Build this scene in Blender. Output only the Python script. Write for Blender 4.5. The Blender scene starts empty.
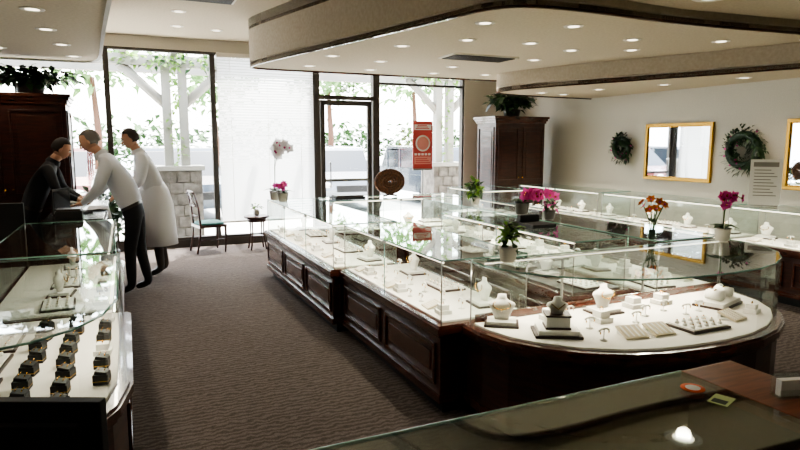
import bpy, bmesh, math, random
from mathutils import Vector, Matrix
random.seed(7)
PI=math.pi
# ---------------------------------------------------------------- materials
def srgb(h):
    h=h.lstrip('#'); c=[int(h[i:i+2],16)/255 for i in (0,2,4)]
    return tuple(((x/12.92) if x<=.04045 else ((x+.055)/1.055)**2.4) for x in c)+(1,)
def mat(name,col,rough=.5,metal=0,spec=.5,noise=None,bump=0,scale=(1,1,1),coat=0):
    m=bpy.data.materials.new(name); m.use_nodes=True; nt=m.node_tree; b=nt.nodes['Principled BSDF']
    if isinstance(col,str): col=srgb(col)
    b.inputs['Base Color'].default_value=col; b.inputs['Roughness'].default_value=rough
    b.inputs['Metallic'].default_value=metal; b.inputs['Specular IOR Level'].default_value=spec
    b.inputs['Coat Weight'].default_value=coat
    if noise:
        s,col2,det=noise
        if isinstance(col2,str): col2=srgb(col2)
        tc=nt.nodes.new('ShaderNodeTexCoord'); mp=nt.nodes.new('ShaderNodeMapping'); mp.inputs['Scale'].default_value=scale
        n=nt.nodes.new('ShaderNodeTexNoise'); n.inputs['Scale'].default_value=s; n.inputs['Detail'].default_value=det
        r=nt.nodes.new('ShaderNodeValToRGB'); r.color_ramp.elements[0].position=.35; r.color_ramp.elements[1].position=.65
        r.color_ramp.elements[0].color=col; r.color_ramp.elements[1].color=col2
        nt.links.new(tc.outputs['Object'],mp.inputs[0]); nt.links.new(mp.outputs[0],n.inputs['Vector'])
        nt.links.new(n.outputs['Fac'],r.inputs[0]); nt.links.new(r.outputs[0],b.inputs['Base Color'])
        if bump:
            bp=nt.nodes.new('ShaderNodeBump'); bp.inputs['Strength'].default_value=bump; bp.inputs['Distance'].default_value=.01
            nt.links.new(n.outputs['Fac'],bp.inputs['Height']); nt.links.new(bp.outputs[0],b.inputs['Normal'])
    return m
def glassmat(name,tint=(.93,.97,.95,1),base=.05,edge=.75,power=3.5):
    m=bpy.data.materials.new(name); m.use_nodes=True; nt=m.node_tree; nt.nodes.clear()
    o=nt.nodes.new('ShaderNodeOutputMaterial'); mx=nt.nodes.new('ShaderNodeMixShader')
    t=nt.nodes.new('ShaderNodeBsdfTransparent'); t.inputs[0].default_value=tint
    g=nt.nodes.new('ShaderNodeBsdfGlossy'); g.inputs['Roughness'].default_value=.02; g.inputs[0].default_value=(.9,.95,.95,1)
    lw=nt.nodes.new('ShaderNodeLayerWeight'); lw.inputs[0].default_value=.5
    pw=nt.nodes.new('ShaderNodeMath'); pw.operation='POWER'; pw.inputs[1].default_value=power
    mu=nt.nodes.new('ShaderNodeMath'); mu.operation='MULTIPLY_ADD'; mu.inputs[1].default_value=edge; mu.inputs[2].default_value=base
    nt.links.new(lw.outputs['Facing'],pw.inputs[0]); nt.links.new(pw.outputs[0],mu.inputs[0]); nt.links.new(mu.outputs[0],mx.inputs[0])
    nt.links.new(t.outputs[0],mx.inputs[1]); nt.links.new(g.outputs[0],mx.inputs[2]); nt.links.new(mx.outputs[0],o.inputs[0])
    return m
def emit(name,col,s):
    m=bpy.data.materials.new(name); m.use_nodes=True; nt=m.node_tree; nt.nodes.clear()
    o=nt.nodes.new('ShaderNodeOutputMaterial'); e=nt.nodes.new('ShaderNodeEmission'); e.inputs[0].default_value=col; e.inputs[1].default_value=s
    nt.links.new(e.outputs[0],o.inputs[0]); return m
def translucent(m,f,col):
    n=m.node_tree; p=n.nodes['Principled BSDF']; t=n.nodes.new('ShaderNodeBsdfTranslucent'); t.inputs[0].default_value=col
    x=n.nodes.new('ShaderNodeMixShader'); x.inputs[0].default_value=f; n.links.new(p.outputs[0],x.inputs[1]); n.links.new(t.outputs[0],x.inputs[2]); n.links.new(x.outputs[0],n.nodes['Material Output'].inputs[0])
WOOD=mat('mahogany',srgb('#421e14'),.32,noise=(6,'#29110b',6),scale=(1,1,8),coat=.3)
WOODT=mat('mahogany_trim',srgb('#542b1e'),.25,noise=(8,'#381b11',5),scale=(1,1,6),coat=.5)
WOODR=mat('red_wood_top',srgb('#8a4c34'),.28,noise=(7,'#643220',6),scale=(1,8,1),coat=.4)
BLACK=mat('black_laminate','#0d0d0e',.22)
BLKM=mat('black_matte','#141415',.6)
VELVET=mat('cream_velvet','#f3efe6',.9)
WHITE=mat('white_leatherette','#f8f5ee',.6)
CREAM=mat('cream_pad','#dccfb4',.7)
TRAYD=mat('espresso_tray','#2b1a13',.4)
WALL=mat('wall_paint','#cbc7bc',.85,noise=(60,'#c5c1b5',2))
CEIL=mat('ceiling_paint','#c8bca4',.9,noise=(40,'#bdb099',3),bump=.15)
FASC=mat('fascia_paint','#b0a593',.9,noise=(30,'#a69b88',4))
TRIMW=mat('white_trim','#e6e2d8',.5)
GOLD=mat('gold','#c89b45',.25,metal=1)
GOLDF=mat('gold_frame','#b08a3c',.4,metal=.8)
STEEL=mat('brushed_steel','#9a9a98',.3,metal=1)
FRAME=mat('bronze_aluminium','#4a4540',.45,metal=.4)
MIRR=mat('mirror','#e8ecee',.02,metal=1)
GLASS=glassmat('case_glass')
GTOP=glassmat('case_glass_top',(.9,.95,.93,1),.07,.8,2.6)
GEDGE=mat('glass_edge_green','#7fa79a',.15)
WGLASS=glassmat('window_glass',(.96,.98,.98,1),.03,.5,4)
BLIND=mat('blind_slat','#f4f4f2',.7)
SKIN=mat('skin','#c8987c',.55)
SHIRTW=mat('white_shirt','#d4d8df',.8)
COAT=mat('white_coat','#e2e3e4',.8)
SHIRTD=mat('dark_shirt','#17181d',.8)
PANTS=mat('black_trousers','#111216',.85)
PANTG=mat('dark_brown_trousers','#3a3430',.85)
SHOE=mat('black_shoe','#0b0a0a',.3)
HAIRG=mat('grey_hair','#77726c',.8)
HAIRD=mat('dark_hair','#211a16',.8)
HAIRB=mat('salt_pepper_hair','#3f3833',.8)
EYE=mat('eye_dark','#181210',.3)
LIP=mat('lips','#8e4f45',.5)
LEAF=mat('leaf_green','#2f5526',.5,noise=(9,'#1d3a18',2))
LEAFL=mat('leaf_light','#6f9a3c',.5,noise=(9,'#47702a',2))
LEAFD=mat('leaf_dark','#16301a',.5)
IVY=mat('ivy_outdoor','#6f9440',.6,noise=(4,'#46702a',2))
TREE=mat('tree_foliage','#7c9f5c',.8,noise=(3,'#597d40',3))
HEDGE=mat('hedge_foliage','#4c6b38',.8,noise=(3,'#33502a',3))
STEM=mat('stem','#3f5a2a',.6)
MAG=mat('magenta_petal','#d8489c',.6)
WPET=mat('white_petal','#fbf8fa',.6)
ORG=mat('orange_petal','#d4702a',.6)
POTW=mat('white_ceramic','#e4e0d6',.25)
POTG=mat('grey_ceramic','#8c8a84',.4)
POTB=mat('dark_pot','#2c2622',.4)
SOIL=mat('soil','#2a1c13',.9)
TEAL=mat('teal_upholstery','#0f5450',.7)
WICK=mat('wicker','#6b4226',.6,noise=(50,'#3e2414',2),bump=.4)
STONE=mat('stone_veneer','#726c65',.85,noise=(7,'#514c45',3),bump=.5)
POST=mat('white_timber','#95928a',.7)
ASPH=mat('asphalt','#b4b4b2',.9,noise=(5,'#a8a8a6',4))
CONC=mat('concrete_walk','#d6d3ca',.9)
CARW=mat('car_paint_silver','#7c828a',.25,metal=.5,coat=.6)
CARB=mat('car_paint_blue_grey','#39434d',.2,metal=.4,coat=.6)
CARD=mat('car_paint_red','#7b4340',.25,coat=.6)
CGL=mat('car_glass','#2b3238',.08)
TYRE=mat('tyre','#262626',.8)
PAPER=mat('paper','#f2f2ee',.8)
ORS=mat('orange_sticker','#d85a1e',.5)
GRS=mat('green_sticker','#b9c98b',.5)
POSTER=mat('poster_red','#c8504e',.6)
BANNER=mat('banner_pink','#e39a92',.6)
LAMP=emit('lamp_lens',(1,.86,.66,1),4)
LED=emit('case_led',(1,.88,.68,1),4)
SCREEN=mat('screen','#0c1016',.1)
translucent(WPET,.5,(.95,.95,.95,1)); translucent(MAG,.35,srgb('#e060b0')); translucent(IVY,.4,srgb('#a0c860')); translucent(LEAFL,.3,srgb('#90b850')); translucent(BLIND,.4,(.88,.9,.93,1))
def carpet():
    m=bpy.data.materials.new('carpet'); m.use_nodes=True; nt=m.node_tree; b=nt.nodes['Principled BSDF']; L=nt.links
    b.inputs['Roughness'].default_value=.95; b.inputs['Specular IOR Level'].default_value=.1
    tc=nt.nodes.new('ShaderNodeTexCoord')
    w=nt.nodes.new('ShaderNodeTexWave'); w.wave_type='BANDS'; w.bands_direction='Y'; w.inputs['Scale'].default_value=7
    w.inputs['Distortion'].default_value=7; w.inputs['Detail'].default_value=3; w.inputs['Detail Scale'].default_value=2.2
    n=nt.nodes.new('ShaderNodeTexNoise'); n.inputs['Scale'].default_value=120; n.inputs['Detail'].default_value=2
    r=nt.nodes.new('ShaderNodeValToRGB'); r.color_ramp.elements[0].color=srgb('#544c48'); r.color_ramp.elements[1].color=srgb('#6e6560')
    r.color_ramp.elements[0].position=.1; r.color_ramp.elements[1].position=.9
    mx=nt.nodes.new('ShaderNodeMixRGB'); mx.blend_type='MULTIPLY'; mx.inputs[0].default_value=.6
    L.new(tc.outputs['Object'],w.inputs['Vector']); L.new(tc.outputs['Object'],n.inputs['Vector'])
    L.new(w.outputs['Fac'],r.inputs[0]); L.new(r.outputs[0],mx.inputs[1])
    r2=nt.nodes.new('ShaderNodeValToRGB'); r2.color_ramp.elements[0].position=.3; r2.color_ramp.elements[1].position=.6
    r2.color_ramp.elements[0].color=(.4,.37,.35,1); L.new(n.outputs['Fac'],r2.inputs[0]); L.new(r2.outputs[0],mx.inputs[2])
    L.new(mx.outputs[0],b.inputs['Base Color'])
    bp=nt.nodes.new('ShaderNodeBump'); bp.inputs['Strength'].default_value=.5; bp.inputs['Distance'].default_value=.01
    L.new(n.outputs['Fac'],bp.inputs['Height']); L.new(bp.outputs[0],b.inputs['Normal'])
    return m
CARPET=carpet()
# ---------------------------------------------------------------- mesh builder
def basis(d):
    d=d.normalized(); a=Vector((0,0,1)) if abs(d.z)<.9 else Vector((1,0,0))
    u=d.cross(a).normalized(); return u,d.cross(u).normalized()
class MB:
    def __init__(s): s.v=[]; s.f=[]; s.m=[]; s.mats=[]; s.sm=[]; s.M=Matrix.Identity(4)
    def mi(s,m):
        if m not in s.mats: s.mats.append(m)
        return s.mats.index(m)
    def add(s,vs,fs,m,smooth=False):
        o=len(s.v); s.v+=[s.M@Vector(p) for p in vs]; k=s.mi(m)
        for f in fs: s.f.append([i+o for i in f]); s.m.append(k); s.sm.append(smooth)
    def box(s,x0,x1,y0,y1,z0,z1,m):
        s.add([(x0,y0,z0),(x1,y0,z0),(x1,y1,z0),(x0,y1,z0),(x0,y0,z1),(x1,y0,z1),(x1,y1,z1),(x0,y1,z1)],
              [(0,3,2,1),(4,5,6,7),(0,1,5,4),(1,2,6,5),(2,3,7,6),(3,0,4,7)],m)
    def prism(s,pts,z0,z1,m,cap=True,m2=None):
        n=len(pts); vs=[(p[0],p[1],z0) for p in pts]+[(p[0],p[1],z1) for p in pts]
        fs=[(i,(i+1)%n,n+(i+1)%n,n+i) for i in range(n)]
        s.add(vs,fs,m)
        if cap: s.add(vs,[tuple(reversed(range(n))),tuple(range(n,2*n))],m2 or m)
    def tube(s,pts,r,m,seg=8,cap=True):
        pts=[Vector(p) for p in pts]; n=len(pts); rs=r if isinstance(r,(list,tuple)) else [r]*n
        vs=[];u=None
        for i,p in enumerate(pts):
            d=(pts[min(i+1,n-1)]-pts[max(i-1,0)])
            if u is None: u,w=basis(d)
            else:
                dn=d.normalized(); u=(u-dn*u.dot(dn)).normalized(); w=dn.cross(u)
            for k in range(seg):
                a=2*PI*k/seg; vs.append(p+(u*math.cos(a)+w*math.sin(a))*rs[i])
        fs=[(i*seg+k,i*seg+(k+1)%seg,(i+1)*seg+(k+1)%seg,(i+1)*seg+k) for i in range(n-1) for k in range(seg)]
        if cap: fs+=[tuple(reversed(range(seg))),tuple(range((n-1)*seg,n*seg))]
        s.add(vs,fs,m,True)
    def lathe(s,prof,c,m,seg=20,sx=1,sy=1,smooth=True):
        vs=[];n=len(prof)
        for r,z in prof:
            for k in range(seg):
                a=2*PI*k/seg; vs.append((c[0]+r*sx*math.cos(a),c[1]+r*sy*math.sin(a),c[2]+z))
        fs=[(i*seg+k,i*seg+(k+1)%seg,(i+1)*seg+(k+1)%seg,(i+1)*seg+k) for i in range(n-1) for k in range(seg)]
        fs+=[tuple(reversed(range(seg))),tuple(range((n-1)*seg,n*seg))]
        s.add(vs,fs,m,smooth)
    def ell(s,c,r,m,seg=14,rings=9,fn=None):
        vs=[];
        for i in range(rings+1):
            t=-PI/2+PI*i/rings
            for k in range(seg):
                a=2*PI*k/seg; p=Vector((math.cos(t)*math.cos(a),math.cos(t)*math.sin(a),math.sin(t)))
                if fn: p=fn(p)
                vs.append((c[0]+p.x*r[0],c[1]+p.y*r[1],c[2]+p.z*r[2]))
        fs=[(i*seg+k,i*seg+(k+1)%seg,(i+1)*seg+(k+1)%seg,(i+1)*seg+k) for i in range(rings) for k in range(seg)]
        s.add(vs,fs,m,True)
    def leaf(s,p,d,l,w,m,up=Vector((0,0,1)),droop=.25):
        p=Vector(p); d=Vector(d).normalized(); sd=d.cross(up)
        if sd.length<1e-3: sd=Vector((1,0,0))
        sd.normalize(); nn=sd.cross(d)
        a=p; b=p+d*l*.45+sd*w*.5+nn*l*.03; c=p+d*l-Vector((0,0,1))*l*droop; e=p+d*l*.45-sd*w*.5+nn*l*.03; mid=p+d*l*.5-nn*l*.02
        s.add([a,b,c,e,mid],[(0,1,4),(1,2,4),(2,3,4),(3,0,4)],m,True)
    def cloud(s,c,r,n,size,mats,lw=.6):
        for i in range(n):
            while True:
                q=Vector([random.uniform(-1,1) for _ in range(3)])
                if q.length<1: break
            q=q*(.55+.45*random.random())
            p=Vector((c[0]+q.x*r[0],c[1]+q.y*r[1],c[2]+q.z*r[2]))
            d=Vector((q.x+random.uniform(-.6,.6),q.y+random.uniform(-.6,.6),random.uniform(-.5,.7)))
            if d.length<.1: d=Vector((1,0,0))
            z=size*random.uniform(.7,1.3); s.leaf(p,d,z,z*lw,random.choice(mats),up=Vector((random.uniform(-.5,.5),random.uniform(-.5,.5),1)))
    def flower(s,c,n,r,m,face=Vector((0,-1,.2)),centre=None):
        face=face.normalized(); u,w=basis(face); c=Vector(c)
        for k in range(n):
            a=2*PI*k/n; d=u*math.cos(a)+w*math.sin(a)
            s.leaf(c,d+face*.25,r,r*.85,m,up=face,droop=0)
        if centre: s.ell(c+face*.004,(r*.2,)*3,centre,6,4)
    def build(s,name,bevel=0,parent=None,loc=None):
        me=bpy.data.meshes.new(name); me.from_pydata([tuple(v) for v in s.v],[],s.f)
        for m in s.mats: me.materials.append(m)
        me.polygons.foreach_set('material_index',s.m); me.polygons.foreach_set('use_smooth',s.sm)
        me.update()
        ob=bpy.data.objects.new(name,me); bpy.context.collection.objects.link(ob)
        if loc: ob.location=loc
        if parent: ob.parent=parent
        if bevel:
            b=ob.modifiers.new('bevel','BEVEL'); b.width=bevel; b.segments=2; b.limit_method='ANGLE'; b.harden_normals=False
        return ob
def empty(name,loc=(0,0,0)):
    e=bpy.data.objects.new(name,None); bpy.context.collection.objects.link(e); e.location=loc; e.empty_display_size=.1; return e
def T(x,y,z=0,rz=0): return Matrix.Translation((x,y,z))@Matrix.Rotation(rz,4,'Z')
def offset(poly,d):
    n=len(poly); out=[]
    for i in range(n):
        p0=Vector(poly[i-1]);p=Vector(poly[i]);p1=Vector(poly[(i+1)%n])
        e0=(p-p0).normalized(); e1=(p1-p).normalized()
        n0=Vector((e0.y,-e0.x)); n1=Vector((e1.y,-e1.x)); b=(n0+n1)
        k=d/max(.3,(1+n0.dot(n1))); q=p+b*k; out.append((q.x,q.y))
    return out
# ---------------------------------------------------------------- room shell
YW=10.2; XR=7.4; XL=-3.4; YB=-2.6; H=3.3
b=MB(); b.box(XL,XR,YB,YW,-.06,0,CARPET); b.build('floor')
b=MB(); b.box(XL-.1,XR+.1,YB-.1,YW+.1,H,H+.12,CEIL); b.build('ceiling')
b=MB(); b.box(XR,XR+.15,YB,YW+.15,0,H,WALL); b.build('wall_right')
b=MB(); b.box(XL-.15,XL,YB,YW+.15,0,H,WALL); b.build('wall_left')
b=MB(); b.box(XL,XR,YB-.15,YB,0,H,WALL); b.build('wall_back')
b=MB(); b.box(XL,XR,YW,YW+.15,3.12,H,WALL); b.build('wall_front')
b=MB(); b.box(6.0,XR,YW,YW+.15,0,3.12,WALL); b.build('wall_front')
b=MB(); b.box(XL,3.02,YW,YW+.15,0,.12,FRAME); b.build('baseboard_front')
b=MB(); b.box(4.2,6.0,YW,YW+.15,0,.12,FRAME); b.build('baseboard_front')
b=MB(); b.box(XR-.02,XR,YB,YW,0,.12,WOOD); b.build('baseboard_right')
b=MB(); b.box(6.0,XR-.02,YW-.02,YW,0,.12,WOOD); b.build('baseboard_front')
def window(name,x0,x1,z0,z1,mull=(),tr=()):
    b=MB(); t=.04
    b.box(x0,x0+t,YW+.02,YW+.13,z0,z1,FRAME); b.box(x1-t,x1,YW+.02,YW+.13,z0,z1,FRAME)
    b.box(x0+t,x1-t,YW+.02,YW+.13,z0,z0+t,FRAME); b.box(x0+t,x1-t,YW+.02,YW+.13,z1-t,z1,FRAME)
    for x in mull: b.box(x-.025,x+.025,YW+.02,YW+.13,z0+t,z1-t,FRAME)
    for z in tr: b.box(x0+t,x1-t,YW+.03,YW+.12,z-.02,z+.02,FRAME)
    b.add([(x0,YW+.075,z0),(x1,YW+.075,z0),(x1,YW+.075,z1),(x0,YW+.075,z1)],[(0,1,2,3)],WGLASS)
    return b.build(name)
window('window_1',XL,-.2,.12,3.12,(-1.9,))
window('window_2',-.2,1.34,.12,3.12)
window('window_3',1.34,3.02,.12,3.12)
window('window_4',4.2,6.0,.12,3.12,(),(2.75,))
b=MB()
b.box(3.021,3.11,YW+.01,YW+.14,0,3.119,FRAME); b.box(4.11,4.199,YW+.01,YW+.14,0,3.119,FRAME)
b.box(3.11,4.11,YW+.02,YW+.12,2.44,2.51,FRAME); b.box(3.11,4.11,YW+.02,YW+.12,3.05,3.119,FRAME)
b.box(3.13,3.21,YW+.04,YW+.1,.01,2.43,FRAME); b.box(4.01,4.09,YW+.04,YW+.1,.01,2.43,FRAME)
b.box(3.21,4.01,YW+.04,YW+.1,.01,.24,FRAME); b.box(3.21,4.01,YW+.04,YW+.1,2.34,2.43,FRAME); b.box(3.21,4.01,YW+.03,YW+.08,1.0,1.05,STEEL)
b.tube([(3.28,YW+.0,.9),(3.28,YW-.03,.9),(3.28,YW-.03,1.35),(3.28,YW+.0,1.35)],.012,STEEL)
b.tube([(3.28,YW+.04,.92),(3.28,YW-.03,.92)],.012,STEEL); b.tube([(3.28,YW+.04,1.33),(3.28,YW-.03,1.33)],.012,STEEL)
b.add([(3.2,YW+.07,.2),(4.02,YW+.07,.2),(4.02,YW+.07,2.4),(3.2,YW+.07,2.4)],[(0,1,2,3)],WGLASS)
b.add([(3.11,YW+.07,2.5),(4.11,YW+.07,2.5),(4.11,YW+.07,3.1),(3.11,YW+.07,3.1)],[(0,1,2,3)],WGLASS)
door=b.build('door_1')
cu=bpy.data.curves.new('number','FONT'); cu.body='106'; cu.size=.2; cu.extrude=.004; cu.materials.append(BLKM)
t=bpy.data.objects.new('street_number',cu); bpy.context.collection.objects.link(t); t.parent=door; t.rotation_euler=(PI/2,0,PI); t.location=(3.8,YW+.06,2.56)
b=MB(); z=.4
b.box(1.4,2.98,YW-.06,YW-.01,3.04,3.11,TRIMW)
while z<3.02:
    b.add([(1.4,YW-.05,z),(2.98,YW-.05,z),(2.98,YW-.02,z+.042),(1.4,YW-.02,z+.042)],[(0,1,2,3)],BLIND); z+=.044
for x in (1.6,2.2,2.75): b.tube([(x,YW-.055,.4),(x,YW-.055,3.04)],.003,TRIMW,4)
b.box(1.4,2.98,YW-.055,YW-.02,.37,.4,TRIMW)
b.build('window_blind')
def ribbon(b,path,z0,z1,w,m,out=1):
    P=[Vector(p) for p in path]; n=len(P); O=[]
    for i in range(n):
        d=(P[min(i+1,n-1)]-P[max(i-1,0)]).normalized(); nn=Vector((d.y,-d.x))*out; O.append(P[i]+nn*w)
    vs=[(p.x,p.y,z) for z in (z0,z1) for p in P]+[(p.x,p.y,z) for z in (z0,z1) for p in O]
    fs=[]
    for i in range(n-1):
        fs+=[(i,i+1,n+i+1,n+i),(2*n+i,2*n+i+1,3*n+i+1,3*n+i),(i,i+1,2*n+i+1,2*n+i),(n+i,n+i+1,3*n+i+1,3*n+i)]
    fs+=[(0,n,3*n,2*n),(n-1,2*n-1,4*n-1,3*n-1)]
    b.add(vs,fs,m,True)
def smoothpath(p,it=3):
    for _ in range(it):
        q=[p[0]]
        for a,c in zip(p[:-1],p[1:]):
            q+=[(a[0]*.75+c[0]*.25,a[1]*.75+c[1]*.25),(a[0]*.25+c[0]*.75,a[1]*.25+c[1]*.75)]
        q.append(p[-1]); p=q
    return p
S1=2.70
edgeL=smoothpath([(7.4,8.5),(2.6,8.55),(1.72,8.55),(1.52,8.35),(1.8,7.2),(2.15,5.9),(2.45,4.7),(2.6,3.95),(3.1,3.8),(4.4,3.88),(5.8,3.74),(7.4,3.6)],3)
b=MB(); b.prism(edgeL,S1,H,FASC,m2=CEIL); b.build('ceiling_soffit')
b=MB(); ribbon(b,edgeL,S1-.02,S1+.035,.03,WOODT,-1); ribbon(b,edgeL,S1+.035,S1+.05,.015,TRIMW,-1); b.build('trim_1')
b=MB(); ribbon(b,edgeL,3.2,H,.02,TRIMW,-1); ribbon(b,edgeL,3.16,3.2,.03,WOODT,-1); b.build('trim_2')
edgeN=smoothpath([(2.66,3.7),(3.1,3.0),(4.4,3.05),(5.8,2.95),(7.4,2.8)],3)
pn=edgeN+[(7.4,3.58),(5.8,3.72),(4.4,3.85),(3.1,3.78)]
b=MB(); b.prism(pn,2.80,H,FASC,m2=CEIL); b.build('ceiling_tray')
b=MB(); ribbon(b,edgeN,2.78,2.86,.03,WOODT,1); b.build('trim_3')
edge2=smoothpath([(7.4,8.3),(5.5,8.2),(5.0,7.7),(5.35,6.6),(5.9,5.4),(6.4,4.1),(6.8,2.9),(7.4,2.2)],3)
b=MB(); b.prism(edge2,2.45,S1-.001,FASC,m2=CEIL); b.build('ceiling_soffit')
b=MB(); ribbon(b,edge2,2.43,2.49,.03,WOODT,-1); ribbon(b,edge2,2.49,2.505,.015,TRIMW,-1); b.build('trim_4')
edgeK=smoothpath([(XL,8.8),(-.7,8.8),(-.28,8.75),(-.2,8.3),(-.12,6.5),(0.0,4.5),(.1,2.5),(.1,0)],3)
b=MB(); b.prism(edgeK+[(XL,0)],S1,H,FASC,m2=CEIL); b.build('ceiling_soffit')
b=MB(); ribbon(b,edgeK,S1-.02,S1+.06,.03,TRIMW,1); ribbon(b,edgeK,S1+.06,S1+.09,.015,WOODT,1); b.build('trim_5')
b=MB(); b.box(3.5,4.4,6.2,6.6,S1-.012,S1-.001,TRIMW)
for i in range(12): b.box(3.54,4.36,6.23+i*.03,6.24+i*.03,S1-.022,S1-.012,POTB)
b.build('air_vent')
b=MB(); b.box(.55,1.25,7.2,7.5,H-.015,H-.001,TRIMW)
for i in range(8): b.box(.58,1.22,7.23+i*.032,7.242+i*.032,H-.025,H-.015,POTB)
b.build('air_vent')
lm=None
def lamp(x,y,z,power=0,s=1):
    global lm
    if lm is None:
        b=MB(); b.lathe([(.055,.0),(.085,-.006),(.09,-.002),(.09,0)],(0,0,0),TRIMW,20); b.lathe([(.0,-.004),(.052,-.004),(.052,-.0042)],(0,0,0),LAMP,16)
        o=b.build('recessed_light'); lm=o.data
    else:
        o=bpy.data.objects.new('recessed_light',lm); bpy.context.collection.objects.link(o)
    o.location=(x,y,z-.001); o.scale=(s,s,1)
    if power:
        l=bpy.data.lights.new('downlight','SPOT'); l.energy=power; l.color=(1,.87,.7); l.spot_size=math.radians(115); l.spot_blend=.7; l.shadow_soft_size=.06
        lo=bpy.data.objects.new('downlight_bulb',l); bpy.context.collection.objects.link(lo); lo.parent=o; lo.location=(0,0,-.03)
for i,(x,y) in enumerate([(2.3,8.0),(3.2,8.05),(4.2,8.05),(2.3,7.0),(3.0,7.2),(4.1,7.3),(5.0,7.9),(2.75,6.0),(3.2,5.4),(4.7,6.3),(2.9,4.6),(3.7,4.4),(3.9,5.3),(4.7,4.7),(4.6,5.5),(5.6,4.4),(5.2,5.2),(6.3,3.95)]):
    lamp(x,y,S1,28 if i%2==0 else 0)
for i,(x,y) in enumerate([(5.9,7.7),(6.3,6.9),(6.6,6.0),(6.8,5.0),(7.0,4.0),(6.4,7.8)]): lamp(x,y,2.45,22)
lamp(4.26,3.45,2.80,24,1.7)
for i,(x,y) in enumerate([(-.5,8.3),(-.55,7.4),(-.6,6.5),(-1.2,7.9),(-1.2,7.0),(-.6,5.6),(-.7,4.6),(-.6,3.2)]): lamp(x,y,S1,22 if i in(0,2,3,5,7) else 0)
for (x,y) in [(.75,9.2),(.7,8.2),(.8,5.8),(.8,3.6),(1.3,9.3),(.6,1.2),(2.9,.8),(4.5,1.2)]: lamp(x,y,H,24 if y<4 else 10)
# ---------------------------------------------------------------- display cases
def panelrow(b,p,q,z0,z1,n=None,m=WOODT,wd=.8):
    P=Vector(p);Q=Vector(q);L=(Q-P).length; d=(Q-P)/L
    if n is None: n=max(1,round(L/wd))
    old=b.M; b.M=old@Matrix(((d.x,-d.y,0,P.x),(d.y,d.x,0,P.y),(0,0,1,0),(0,0,0,1)))
    w=L/n; g=.05
    for i in range(n):
        a=i*w+g; c=(i+1)*w-g; t=.022; o=-.016
        b.box(a,c,o,0,z0+g,z0+g+t,m); b.box(a,c,o,0,z1-g-t,z1-g,m)
        b.box(a,a+t,o,0,z0+g+t,z1-g-t,m); b.box(c-t,c,o,0,z0+g+t,z1-g-t,m)
        b.box(a+.07,c-.07,-.008,0,z0+g+.07,z1-g-.07,m)
    b.M=old
def case(poly,fronts,zd=.58,zt=.97,deck=VELVET,name='display_case',lit=7):
    root=empty(name,(0,0,0)); n=len(poly)
    b=MB(); k=offset(poly,-.05)
    b.prism(k,0,.09,BLKM); b.prism(poly,.09,zd-.06,WOOD)
    b.prism(offset(poly,.012),.09,.14,WOODT)
    b.prism(offset(poly,.018),zd-.075,zd-.05,WOODT); b.prism(offset(poly,.035),zd-.05,zd-.012,WOODT); b.prism(offset(poly,.02),zd-.012,zd,WOODT)
    for i in fronts: panelrow(b,poly[i],poly[(i+1)%n],.14,zd-.075)
    b.build('base',.003,root)
    b=MB(); b.prism(offset(poly,-.03),zd,zd+.012,deck); b.build('deck',0,root)
    g=MB(); gi=offset(poly,-.012)
    for i in range(n):
        p=gi[i];q=gi[(i+1)%n]
        g.add([(p[0],p[1],zd),(q[0],q[1],zd),(q[0],q[1],zt-.01),(p[0],p[1],zt-.01)],[(0,1,2,3)],GLASS)
    g.build('glass_sides',0,root)
    g=MB(); g.add([(p[0],p[1],zt) for p in gi],[tuple(range(n))],GTOP); g.build('glass_top',0,root)
    e=MB()
    for i in range(n):
        p=gi[i];q=gi[(i+1)%n]
        e.tube([(p[0],p[1],zt-.004),(q[0],q[1],zt-.004)],.005,GEDGE,6)
        a=Vector(gi[i-1]);P=Vector(p);Q=Vector(q)
        if (P-a).normalized().dot((Q-P).normalized())<.8: e.tube([(p[0],p[1],zd),(p[0],p[1],zt)],.004,STEEL,6)
        L=(Q-P).length
        if L>1.4 and i in fronts:
            for j in range(1,round(L/.9)):
                w=P.lerp(Q,j/round(L/.9)); e.tube([(w.x,w.y,zd),(w.x,w.y,zt)],.0035,GEDGE,5)
                e.box(w.x-.012,w.x+.012,w.y-.012,w.y+.012,zt-.03,zt-.005,STEEL)
    li=offset(poly,-.035)
    for i in range(n):
        P=Vector(li[i]);Q=Vector(li[(i+1)%n])
        if (Q-P).length>.5 and i in fronts:
            e.tube([(P.x,P.y,zt-.018),(Q.x,Q.y,zt-.018)],.006,LED,6)
            mid=(P+Q)/2; d=(Q-P); l=bpy.data.lights.new('case_light','AREA'); l.shape='RECTANGLE'; l.size=d.length*.9; l.size_y=.02; l.energy=lit*d.length; l.color=(1,.9,.74)
            lo=bpy.data.objects.new('case_light_strip',l); bpy.context.collection.objects.link(lo)
            inn=Vector((-d.y,d.x)).normalized()
            lo.location=(mid.x+inn.x*.03,mid.y+inn.y*.03,zt-.03); lo.parent=root
            lo.rotation_euler=(math.radians(20),0,math.atan2(d.y,d.x))
    e.build('edges',0,root)
    return root
A=[(1.82,3.02),(1.82,2.85),(1.87,2.66),(1.97,2.5),(2.12,2.35),(2.3,2.24),(2.5,2.17),(2.72,2.14),(2.95,2.13),(3.2,2.15),(3.42,2.21),(3.62,2.31),(3.8,2.45),(3.93,2.64),(3.98,2.85),(3.98,3.02)]
cA=case(A,[])
for (x,y,w) in [(2.2,2.75,.8),(2.9,2.6,.8),(3.5,2.75,.8)]:
    l=bpy.data.lights.new('case_light','AREA'); l.shape='RECTANGLE'; l.size=w; l.size_y=.02; l.energy=8; l.color=(1,.88,.7)
    lo=bpy.data.objects.new('case_light_strip',l); bpy.context.collection.objects.link(lo); lo.location=(x,y+.2,.945); lo.parent=cA
e=MB(); e.tube([(1.9,2.97,.952),(3.9,2.97,.952)],.004,LED,6)
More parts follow.
